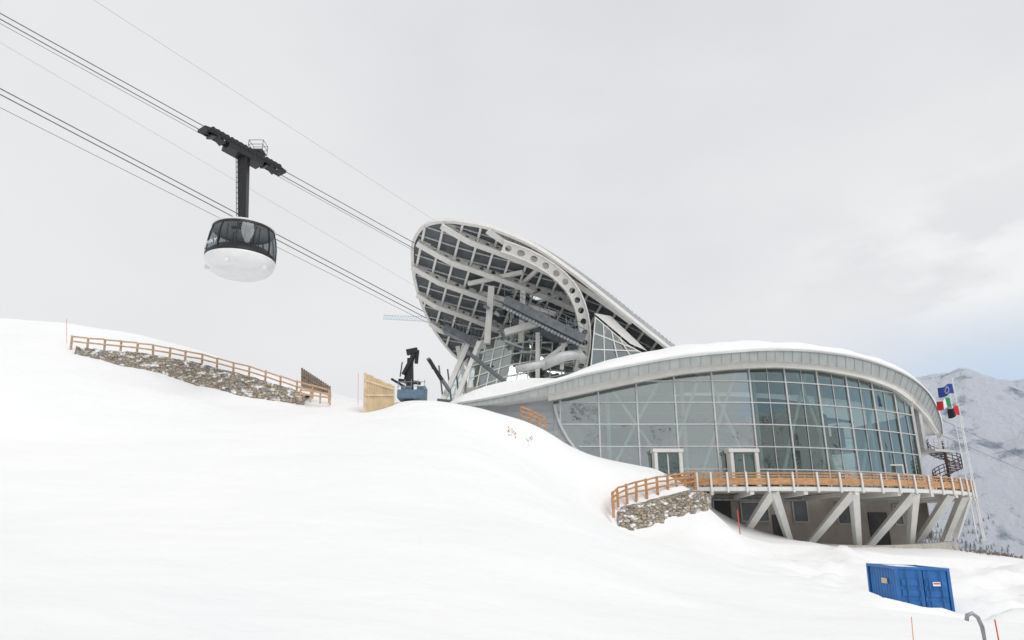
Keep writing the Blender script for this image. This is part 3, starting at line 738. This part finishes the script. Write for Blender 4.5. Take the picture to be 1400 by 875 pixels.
# ---------------------------------------------------------------- container
def container():
    o_=W(1230,829,34.5); ct=empty("blue_container",o_); rz=math.radians(-3)
    base_z=gz(o_.x+1,o_.y)-.6; 
    Rz=Matrix.Rotation(rz,3,'Z')@Matrix.Rotation(math.radians(2),3,'Y')
    Lx=2.35;Ly=3.0;Hz=W(1222,774,34.5).z-base_z
    org=Vector((o_.x,o_.y,base_z))
    P=lambda x,y,z: org+Rz@Vector((x,y,z))
    m=M()
    def corr(a,b,n,nrm):
        lo=[];hi_=[]
        for k in range(n*4+1):
            t=k/(n*4); ph=k%4; off=0 if ph in(0,1) else -.06
            p=Vector(a).lerp(Vector(b),t); lo.append(P(*(p+Vector(nrm)*off+Vector((0,0,.1))))); hi_.append(P(*(p+Vector(nrm)*off+Vector((0,0,Hz-.1)))))
        m.rings([lo,hi_])
    corr((.0,0.06,0),(0,Ly,0),10,(-1,0,0)); corr((Lx,0,0),(Lx,Ly,0),10,(1,0,0)); corr((0,Ly,0),(Lx,Ly,0),9,(0,1,0))
    m.add([P(0,0,Hz-.06),P(Lx,0,Hz-.06),P(Lx,Ly,Hz-.06),P(0,Ly,Hz-.06)],[(0,1,2,3)])
    for k,(a,b) in enumerate(((.1,Lx/2-.02),(Lx/2+.02,Lx-.1))):
        m.add([P(a,-.02,.1),P(b,-.02,.1),P(b,-.02,Hz-.1),P(a,-.02,Hz-.1)],[(0,1,2,3)])
        for zz in (.35,.85,1.35,1.85,2.3):
            if zz<Hz-.2: m.beam(P(a+.05,-.04,zz),P(b-.05,-.04,zz),.05,.28)
    m.make("panels",BLUE,ct)
    f=M(); w=.14
    for x,y in ((0,0),(Lx,0),(0,Ly),(Lx,Ly)): f.beam(P(x,y,0),P(x,y,Hz),w,w,up=(0,1,0))
    for z in (0.07,Hz-.07):
        f.beam(P(0,0,z),P(Lx,0,z),w-.01,w-.01);f.beam(P(0,Ly,z),P(Lx,Ly,z),w-.01,w-.01);f.beam(P(0,0,z),P(0,Ly,z),w-.01,w-.01);f.beam(P(Lx,0,z),P(Lx,Ly,z),w-.01,w-.01)
    f.make("frame",BLUE,ct,bevel=.015)
    l=M()
    for x in (.4,.95,1.4,1.95): l.tube([P(x,-.13,.12),P(x,-.13,Hz-.12)],.028,8)
    for x in (.95,1.4): l.beam(P(x,-.16,1.25),P(x-.35 if x<1.2 else x+.35,-.16,1.25),.04,.05)
    l.make("locking_bars",mat("blue_bars",(.05,.16,.36),.45,.3,.2,4),ct)
    d_=M(); d_.box(P(1.68,-.19,Hz*.76),.34,.02,.18,rz); d_.make("label_plate",LET,ct)
    d_=M(); d_.box(P(1.68,-.205,Hz*.76+.02),.28,.012,.06,rz); d_.make("label_mark",REDM,ct)
    d_=M(); d_.add([P(-.075,.9,Hz*.72),P(-.075,1.5,Hz*.72),P(-.075,1.5,Hz*.8),P(-.075,.9,Hz*.8)],[(0,1,2,3)]); d_.make("side_label",PLY,ct)
    d_=M(); R_=[]
    for i in range(9):
        R_.append([P(Lx*(.0+.62*j/10),Ly*i/8,Hz-.04+.07*math.sin(math.pi*j/10)*math.sin(math.pi*min(1,i/8+.12))) for j in range(11)])
    d_.rings(R_); d_.make("snow_on_roof",SNOW,ct,smooth=True)
container()
# ---------------------------------------------------------------- marker poles etc.
def pole(name,u,v0,v1,Y,material,r=.03,lean=0):
    a=W(u,v0,Y); b=W(u+lean,v1,Y); m=M(); m.tube([a-Vector((0,0,.6)),b],r,8); return m.make(name,material)
pole("snow_marker_pole",1246,876,843,17,ORANGE,.010); pole("snow_marker_pole",1366,878,847,17,REDM,.016,-6)
pole("snow_marker_pole",93,460,436,57,ORANGE,.02,-2); pole("snow_marker_pole",490,545,510,56,ORANGE,.018)
pole("snow_marker_pole",1012,728,697,52,REDM,.04,-4)
m=M(); c0_=W(1347,880,17); m.tube([c0_-Vector((0,0,.6)),c0_+Vector((0,0,.35)),c0_+Vector((-.06,0,.55)),c0_+Vector((-.17,0,.64)),c0_+Vector((-.29,0,.6)),c0_+Vector((-.33,0,.48))],.045,12); m.make("bent_vent_pipe",MGREY,smooth=True)
tc_=empty("truck_mounted_crane",W(562,545,62))
m=M()
m.beam(W(560,548,62),W(561,490,62),.7,.7,up=(0,1,0),w2=.5,h2=.5); m.beam(W(567,478,62.2),W(554,524,62.2),.4,.4,up=(0,1,0)); m.beam(W(551,512,61.6),W(566,484,61.6),.3,.3,up=(0,1,0))
m.beam(W(556,482,62),W(571,479,62),.5,.5); m.beam(W(571,479,62),W(569,497,62),.3,.3,up=(0,1,0)); m.beam(W(545,520,62),W(575,524,62),.3,.3); m.beam(W(535,518,62),W(552,528,62),.2,.2); m.tube([W(550,495,61.5),W(547,515,61.5)],.06,6)
m.beam(W(587,492,63),W(604,520,63),.35,.35,up=(0,1,0));m.beam(W(587,492,63),W(592,504,63),.2,.2,up=(0,1,0))
m.make("folded_boom",DARK,tc_)
m=M(); m.box(W(563,541,62),2.4,2,.8); m.box(W(577,538,62),.8,1.6,1.1); m.box(W(556,533,62),.9,1.2,.5); m.make("truck_body",BLUED,tc_,bevel=.06)
m=M()
for k in range(5): p=W(544+k*9,532,61); m.beam(p,p+Vector((0,0,.9)),.05,.05)
m.beam(W(544,522,61),W(582,522,61),.05,.05); m.beam(W(544,528,61),W(582,528,61),.05,.05); m.make("guard_rail",MGREY,tc_)
tw=M(); a=W(524,436,160); b=W(610,441,160)
tw.beam(a,b,.2,.2); tw.beam(a+Vector((0,0,.9)),b+Vector((0,0,1.4)),.16,.16)
for k in range(24):
    p=a.lerp(b,k/24); q=a.lerp(b,(k+.5)/24); r=a.lerp(b,(k+1)/24); tw.beam(p,q+Vector((0,0,1.1)),.1,.1); tw.beam(q+Vector((0,0,1.1)),r,.1,.1)
b2=W(665,444,160); tw.beam(b,b2,.2,.2); tw.beam(b2+Vector((0,0,-45)),b2+Vector((0,0,5)),1.4,1.4); tw.make("tower_crane",mat("pale_blue_crane",(.5,.6,.66),.5))
# ---------------------------------------------------------------- flags
def flag(kind,u,Y,ztop,zf,length,height):
    f=empty("flagpole_with_flag",Vector(((u-700)/FPX*(Y*CP+4*SP),Y,3)))
    x=f.location.x; m=M(); m.tube([Vector((x,Y,-1)),Vector((x,Y,ztop))],[.06,.035],10); m.tube([Vector((x,Y,ztop)),Vector((x,Y,ztop+.15))],.06,8); m.make("pole",FW,f)
    def pt(a,b): return Vector((x-.08-length*a*.93,Y+.28*math.sin(a*7+b)*a,zf-height*b-.45*a*length*.5+.1*math.sin(a*6)))
    def patch(a0,a1,b0,b1,mm,nm,off=0):
        m=M(); m.rings([[pt(a0+(a1-a0)*i/12,b0+(b1-b0)*j/6)+Vector((0,off,0)) for i in range(13)] for j in range(7)]); m.make(nm,mm,f,smooth=True)
    if kind=='eu':
        patch(0,1,0,1,FB,"cloth")
        m=M()
        for k in range(12):
            a=k*math.pi/6; c=pt(.5+.2*math.cos(a),.5+.3*math.sin(a))+Vector((0,-.03,0)); m.add([c+Vector((.045*math.cos(q*1.2566+1.57)*(1),0,.045*math.sin(q*1.2566+1.57))) for q in range(5)],[(0,1,2,3,4)])
        m.make("stars",FY,f)
    elif kind=='it':
        patch(0,.333,0,1,FG,"cloth_green"); patch(.333,.667,0,1,FW,"cloth_white"); patch(.667,1,0,1,FR,"cloth_red")
    else:
        patch(0,.5,0,1,FR,"cloth_red"); patch(.5,1,0,1,FK,"cloth_black")
flag('eu',1329,64,13.6,13.2,1.45,.92); flag('it',1322,66,12.9,12.2,1.35,.85); flag('va',1331,63,11.0,10.9,1.0,.85)
sh=M(); random.seed(11)
for k in range(260):
    c=W(random.gauss(1365,22),764+random.random()*5,random.uniform(57,62)); c.z=gz(c.x,c.y)
    sh.tube([c-Vector((0,0,.1)),c+Vector((random.uniform(-.4,.4),0,random.uniform(.1,.35)))],.025,4)
sh.make("dry_scrub",OLDW)
sh=M()
for k in range(34):
    c=W(random.choice((697,702,724))+random.gauss(0,2),594,50); c.y+=random.gauss(0,.35); c.z=gz(c.x,c.y)
    sh.tube([c-Vector((0,0,.1)),c+Vector((random.uniform(-.3,.3),random.uniform(-.2,.2),random.uniform(.03,.14)))],random.uniform(.015,.04),4)
sh.make("dry_scrub",WOODP)
# ---------------------------------------------------------------- world, sun, camera
sunv=Vector((.45,-.6,.75)).normalized(); elev=math.asin(sunv.z); azs=math.atan2(sunv.x,sunv.y)
w=bpy.data.worlds.new("World"); bpy.context.scene.world=w; w.use_nodes=True; nt=w.node_tree; N=nt.nodes; L=nt.links
bg=N["Background"]; bg.inputs[1].default_value=.1
sk=N.new("ShaderNodeTexSky"); sk.sky_type='NISHITA'; sk.sun_disc=False; sk.sun_elevation=elev; sk.sun_rotation=azs; sk.altitude=2000
tc=N.new("ShaderNodeTexCoord"); mp=N.new("ShaderNodeMapping"); mp.inputs["Scale"].default_value=(1,1,2.2); L.new(tc.outputs["Generated"],mp.inputs[0])
nz=N.new("ShaderNodeTexNoise"); nz.inputs["Scale"].default_value=1.7; nz.inputs["Detail"].default_value=6; nz.inputs["Roughness"].default_value=.48; L.new(mp.outputs[0],nz.inputs["Vector"])
cr=N.new("ShaderNodeValToRGB"); e=cr.color_ramp.elements; e[0].position=.3; e[0].color=(.70,.71,.735,1); e[1].position=.72; e[1].color=(.83,.83,.84,1)
L.new(nz.outputs["Fac"],cr.inputs[0])
sc2=N.new("ShaderNodeVectorMath"); sc2.operation='SCALE'; sc2.inputs[3].default_value=10.; L.new(cr.outputs[0],sc2.inputs[0])
sx=N.new("ShaderNodeSeparateXYZ"); L.new(tc.outputs["Generated"],sx.inputs[0])
def mrange(src,a,b,c=0,d_=1):
    n=N.new("ShaderNodeMapRange"); n.inputs["From Min"].default_value=a; n.inputs["From Max"].default_value=b; n.inputs["To Min"].default_value=c; n.inputs["To Max"].default_value=d_; L.new(src,n.inputs["Value"]); return n.outputs[0]
def mul(a,b):
    n=N.new("ShaderNodeMath"); n.operation='MULTIPLY'; L.new(a,n.inputs[0]); L.new(b,n.inputs[1]); return n.outputs[0]
n2=N.new("ShaderNodeTexNoise"); n2.inputs["Scale"].default_value=6; n2.inputs["Detail"].default_value=6; L.new(mp.outputs[0],n2.inputs["Vector"])
side=mrange(sx.outputs[0],.3,.55)
wm=N.new("ShaderNodeMix"); wm.data_type='RGBA'; L.new(mrange(sx.outputs[0],-.1,-.65,0,.6),wm.inputs[0]); L.new(sc2.outputs[0],wm.inputs[6]); wm.inputs[7].default_value=(8.7,8.7,8.7,1)
bright=mul(mul(side,mrange(sx.outputs[2],.44,.36)),mul(mrange(sx.outputs[2],.2,.27),mrange(n2.outputs["Fac"],.46,.58)))
mb=N.new("ShaderNodeMix"); mb.data_type='RGBA'; L.new(bright,mb.inputs[0]); L.new(wm.outputs[2],mb.inputs[6]); mb.inputs[7].default_value=(9.0,9.0,9.1,1)
thin=mul(side,mrange(sx.outputs[2],.27,.16))
p3=N.new("ShaderNodeMath"); p3.operation='MULTIPLY_ADD'; L.new(thin,p3.inputs[0]); p3.inputs[1].default_value=.8; p3.inputs[2].default_value=.03
hz=N.new("ShaderNodeMix"); hz.data_type='RGBA'; hz.inputs[0].default_value=.75; L.new(sk.outputs[0],hz.inputs[6]); hz.inputs[7].default_value=(5.8,7.5,9.6,1)
mx=N.new("ShaderNodeMix"); mx.data_type='RGBA'; L.new(p3.outputs[0],mx.inputs[0]); L.new(mb.outputs[2],mx.inputs[6]); L.new(hz.outputs[2],mx.inputs[7])
L.new(mx.outputs[2],bg.inputs[0])
sl=bpy.data.lights.new("sun","SUN"); sl.energy=1.27; sl.angle=math.radians(35); sl.color=(1,.975,.94)
so_=bpy.data.objects.new("sun",sl); bpy.context.collection.objects.link(so_); so_.rotation_euler=sunv.to_track_quat('Z','Y').to_euler()
cam=bpy.data.cameras.new("camera"); cam.lens=24; cam.sensor_width=36; cam.clip_end=12000; cam.clip_start=.1
co_=bpy.data.objects.new("camera",cam); bpy.context.collection.objects.link(co_); co_.rotation_euler=(math.radians(90+17),0,0)
sce=bpy.context.scene; sce.camera=co_
sce.view_settings.view_transform='Standard'; sce.view_settings.look='None'; sce.view_settings.exposure=0
